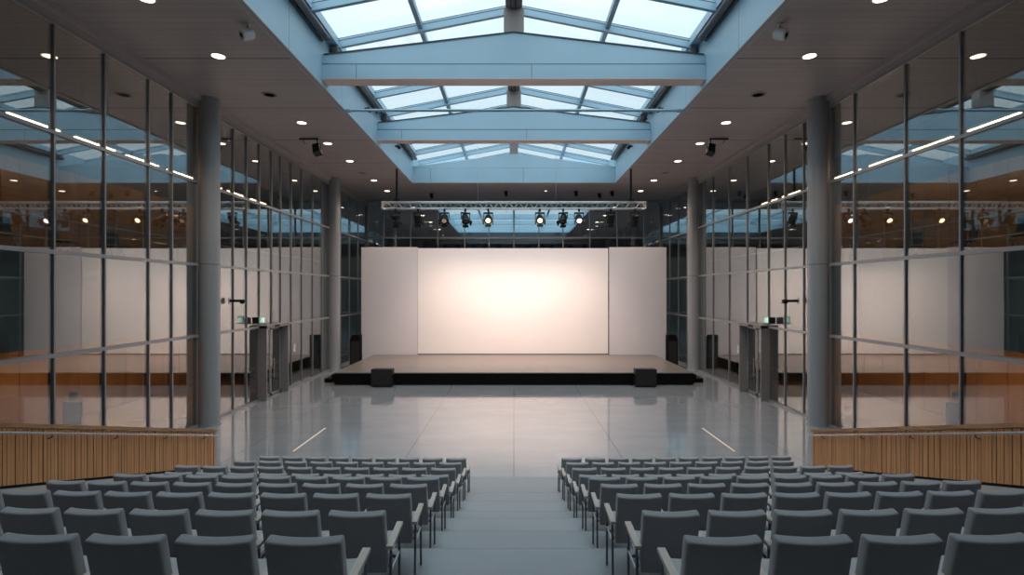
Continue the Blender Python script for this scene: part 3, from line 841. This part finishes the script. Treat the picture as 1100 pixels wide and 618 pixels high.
# ------------------------------------------------------------------ behind the side glass
def stool_chair(loc, rz, label, group):
    t = thing('gallery_chair', label, 'chair', loc, rz, group)
    MB().box(-.23, .23, -.02, .42, .44, .48).build('seat', M['chair_dark'], t)
    m = Matrix.Translation((0, 0, .48)) @ Matrix.Rotation(math.radians(10), 4, 'X')
    MB().box(-.23, .23, -.025, .0, .06, .44, m).build('backrest', M['chair_dark'], t)
    for sx in (-1, 1):
        MB().tube((sx * .2, .42, 0), (sx * .2, .10, .44), .014, 6).build('leg', M['steel'], t)
        MB().tube((sx * .2, -.08, 0), (sx * .2, .24, .44), .014, 6).build('leg', M['steel'], t)
    return t
GZ = 5.761
for s in (-1, 1):
    # balustrade at the gallery edge
    for j, (y0, y1) in enumerate(((8.5, 18.3), (19.6, 31.5))):
        t = thing('gallery_balustrade', 'steel gallery balustrade behind the %s glass, %s the column' % (SIDE[s], ('seating side of', 'stage side of')[j]), 'railing', (s * (W + .55), y0, GZ), 0, 'gallery balustrades')
        MB().tube((0, 0, .92), (0, y1 - y0, .92), .024, 8).build('handrail', M['steel'], t)
        n = int((y1 - y0) / 1.6)
        for k in range(n + 1):
            yy = (y1 - y0) * k / n
            MB().tube((0, yy, 0), (0, yy, .90), .016, 6).build('post', M['alu'], t)
        mb = MB()
        for zz in (.25, .45, .65): mb.tube((0, 0, zz), (0, y1 - y0, zz), .006, 6)
        mb.build('cable', M['alu'], t)
    for k, (x, y, r) in enumerate(((12.7, 12.9, .3), (12.9, 14.7, -.4), (12.6, 16.4, .2))):
        stool_chair((s * x, y, GZ), s * (PI / 2 + r), 'dark shell chair on the %s gallery, %s from the seats' % (SIDE[s], ORD[k]), 'dark gallery chairs')
    # strip lights hung in the side rooms
    y = 8.0; k = 0
    while k < 10:
        Ls = 1.75
        t = thing('strip_light', 'glowing strip light behind the %s glass, %s towards the stage' % (SIDE[s], ORD[k]), 'strip light', (s * 14.5, y, 9.95), 0, 'strip lights over the galleries')
        MB().box(-.06, .06, 0, Ls, .001, .07).build('housing', M['white'], t)
        MB().box(-.045, .045, .03, Ls - .03, -.035, -.0).build('diffuser', M['lamp_strip'], t)
        mb = MB(); mb.tube((0, .3, .07), (0, .3, HC - 9.952), .006, 6); mb.tube((0, Ls - .3, .07), (0, Ls - .3, HC - 9.952), .006, 6); mb.build('hanging_wire', M['alu'], t)
        y += 2.3; k += 1
    # ground floor: dark display totem and tables
    t = thing('display_stand', 'small dark display stand with white notice behind the %s glass by the parapet' % SIDE[s], 'stand', (s * (W + .5), 13.9, .0125), 0, 'display stands')
    MB().box(-.26, .26, -.03, .03, 1.22, 1.86).build('display_frame', M['alu_light'], t)
    MB().box(-.225, .225, -.037, -.031, 1.25, 1.83).build('display_screen', M['black_gloss'], t)
    MB().box(-.09, .14, -.02, .02, 1.90, 2.12).build('notice', M['paper'], t)
    MB().box(-.03, .03, -.0, .05, .04, 1.22).build('post', M['alu'], t); MB().box(-.25, .25, -.2, .2, 0, .04).build('base', M['alu'], t)
    for k, y in enumerate((26.6, 28.9)):
        t = thing('cafe_table', 'dark round table behind the %s glass, %s past the doors' % (SIDE[s], ORD[k]), 'table', (s * 13.0, y, .0125), 0, 'dark tables behind the glass')
        MB().lathe([(.42, .71), (.42, .74), (.01, .742)], (0, 0, 0), 24).build('table_top', M['chair_dark'], t)
        MB().tube((0, 0, .03), (0, 0, .71), .035, 10).build('stem', M['chair_dark'], t)
        MB().lathe([(.26, 0), (.26, .02), (.05, .04)], (0, 0, 0), 20).build('base', M['chair_dark'], t)
        for j, (dx, dy, r) in enumerate(((-.05, -.85, 0), (-.05, .85, PI))):
            stool_chair((s * 13.0 + dx, y + dy, .0125), r, 'dark chair on the %s side of the %s dark table behind the %s glass' % (('seating', 'stage')[j], ORD[k], SIDE[s]), 'dark chairs behind the glass')

# ------------------------------------------------------------------ lights
def light(name, typ, loc, energy, col, aim=None, **kw):
    d = bpy.data.lights.new(name, typ); d.energy = energy; d.color = col
    for k, v in kw.items(): setattr(d, k, v)
    o = bpy.data.objects.new(name, d); C.objects.link(o); o.location = loc
    if aim is not None: o.rotation_euler = (Vector(aim) - Vector(loc)).to_track_quat('-Z', 'Y').to_euler()
    return o
WARM = (1.0, .80, .62)
for x in (-4.6, -2.3, 0.0, 2.3, 4.6):
    light('screen_wash', 'SPOT', (x, TY + .25, 8.80), 680, (1.0, .72, .60), (x * .8, YD, -1.2), spot_size=math.radians(98), spot_blend=1.0, shadow_soft_size=.15)
for x in (-5.2, -1.8, 1.8, 5.2):
    light('screen_wash', 'SPOT', (x, TY + .25, 8.80), 340, (1.0, .75, .65), (x * .9, YD, 2.0), spot_size=math.radians(150), spot_blend=1.0, shadow_soft_size=.15)
for s in (-1, 1):
    for y in DLY[1:]:
        light('downlight_beam', 'SPOT', (s * 8.75, y, HC - .05), 480, WARM, (s * 8.75, y, 0), spot_size=math.radians(125), spot_blend=.8, shadow_soft_size=.1)
    for y in (10.0, 13.5, 17.0, 20.5, 25.0):  # added warm spots without fixtures, brightening the ground-floor timber
        light('room_timber_fill', 'SPOT', (s * 13.4, y, 3.38), 260 if y < 19 else 170, (1.0, .68, .40), (s * 15.6, y, .0), spot_size=math.radians(125), spot_blend=1.0, shadow_soft_size=.05)
# daylight portal in the roof light
pd = bpy.data.lights.new('sky_portal', 'AREA'); pd.shape = 'RECTANGLE'; pd.size = 2 * S; pd.size_y = LB1 - SKY0
pd.cycles.is_portal = True
po = bpy.data.objects.new('sky_portal', pd); C.objects.link(po); po.location = (0, (SKY0 + LB1) / 2, 15.2)

# ------------------------------------------------------------------ sky
wd = bpy.data.worlds.new('dusk_sky'); bpy.context.scene.world = wd; wd.use_nodes = True
nt = wd.node_tree; nt.nodes.clear()
out = nt.nodes.new('ShaderNodeOutputWorld'); bg = nt.nodes.new('ShaderNodeBackground')
tc = nt.nodes.new('ShaderNodeTexCoord'); no = N(nt, 'ShaderNodeTexNoise', Scale=3.0, Detail=3.0); nt.links.new(tc.outputs['Generated'], no.inputs['Vector'])
nt.links.new(mixc(nt, no.outputs['Fac'], (.66, .85, .97), (.90, .98, 1.0)), bg.inputs[0])
sx = N(nt, 'ShaderNodeSeparateXYZ'); nt.links.new(tc.outputs['Generated'], sx.inputs[0])
up = math_node(nt, 'MAXIMUM', sx.outputs[2], 0.0); back = math_node(nt, 'MAXIMUM', math_node(nt, 'MULTIPLY', sx.outputs[1], -1.0), 0.0)
k = math_node(nt, 'MULTIPLY_ADD', math_node(nt, 'POWER', up, 2.0), 1.5, .78)      # overcast: brightest overhead
k = math_node(nt, 'MULTIPLY_ADD', back, 1.3, k)                                   # and towards the bright evening side
nt.links.new(k, bg.inputs[1])
nt.links.new(bg.outputs[0], out.inputs[0])

# ------------------------------------------------------------------ camera and view
cd = bpy.data.cameras.new('camera'); cam = bpy.data.objects.new('camera', cd); C.objects.link(cam)
cam.location = (0, 0, EYE); cam.rotation_euler = (PI / 2, 0, 0)
cd.sensor_width = 36.0; cd.lens = 36.0 * 560 / 1100
cd.shift_x = -2 / 1100; cd.shift_y = 5 / 1100
cd.clip_start = .05; cd.clip_end = 300
sc = bpy.context.scene; sc.camera = cam
sc.view_settings.view_transform = 'Standard'; sc.view_settings.look = 'None'; sc.view_settings.gamma = 1.0
sc.view_settings.exposure = 0.2; sc.view_settings.use_curve_mapping = False
cy = sc.cycles
cy.max_bounces = 10; cy.diffuse_bounces = 5; cy.glossy_bounces = 5; cy.transparent_max_bounces = 24
cy.caustics_reflective = False; cy.caustics_refractive = False; cy.sample_clamp_indirect = 6.0
cy.use_denoising = True
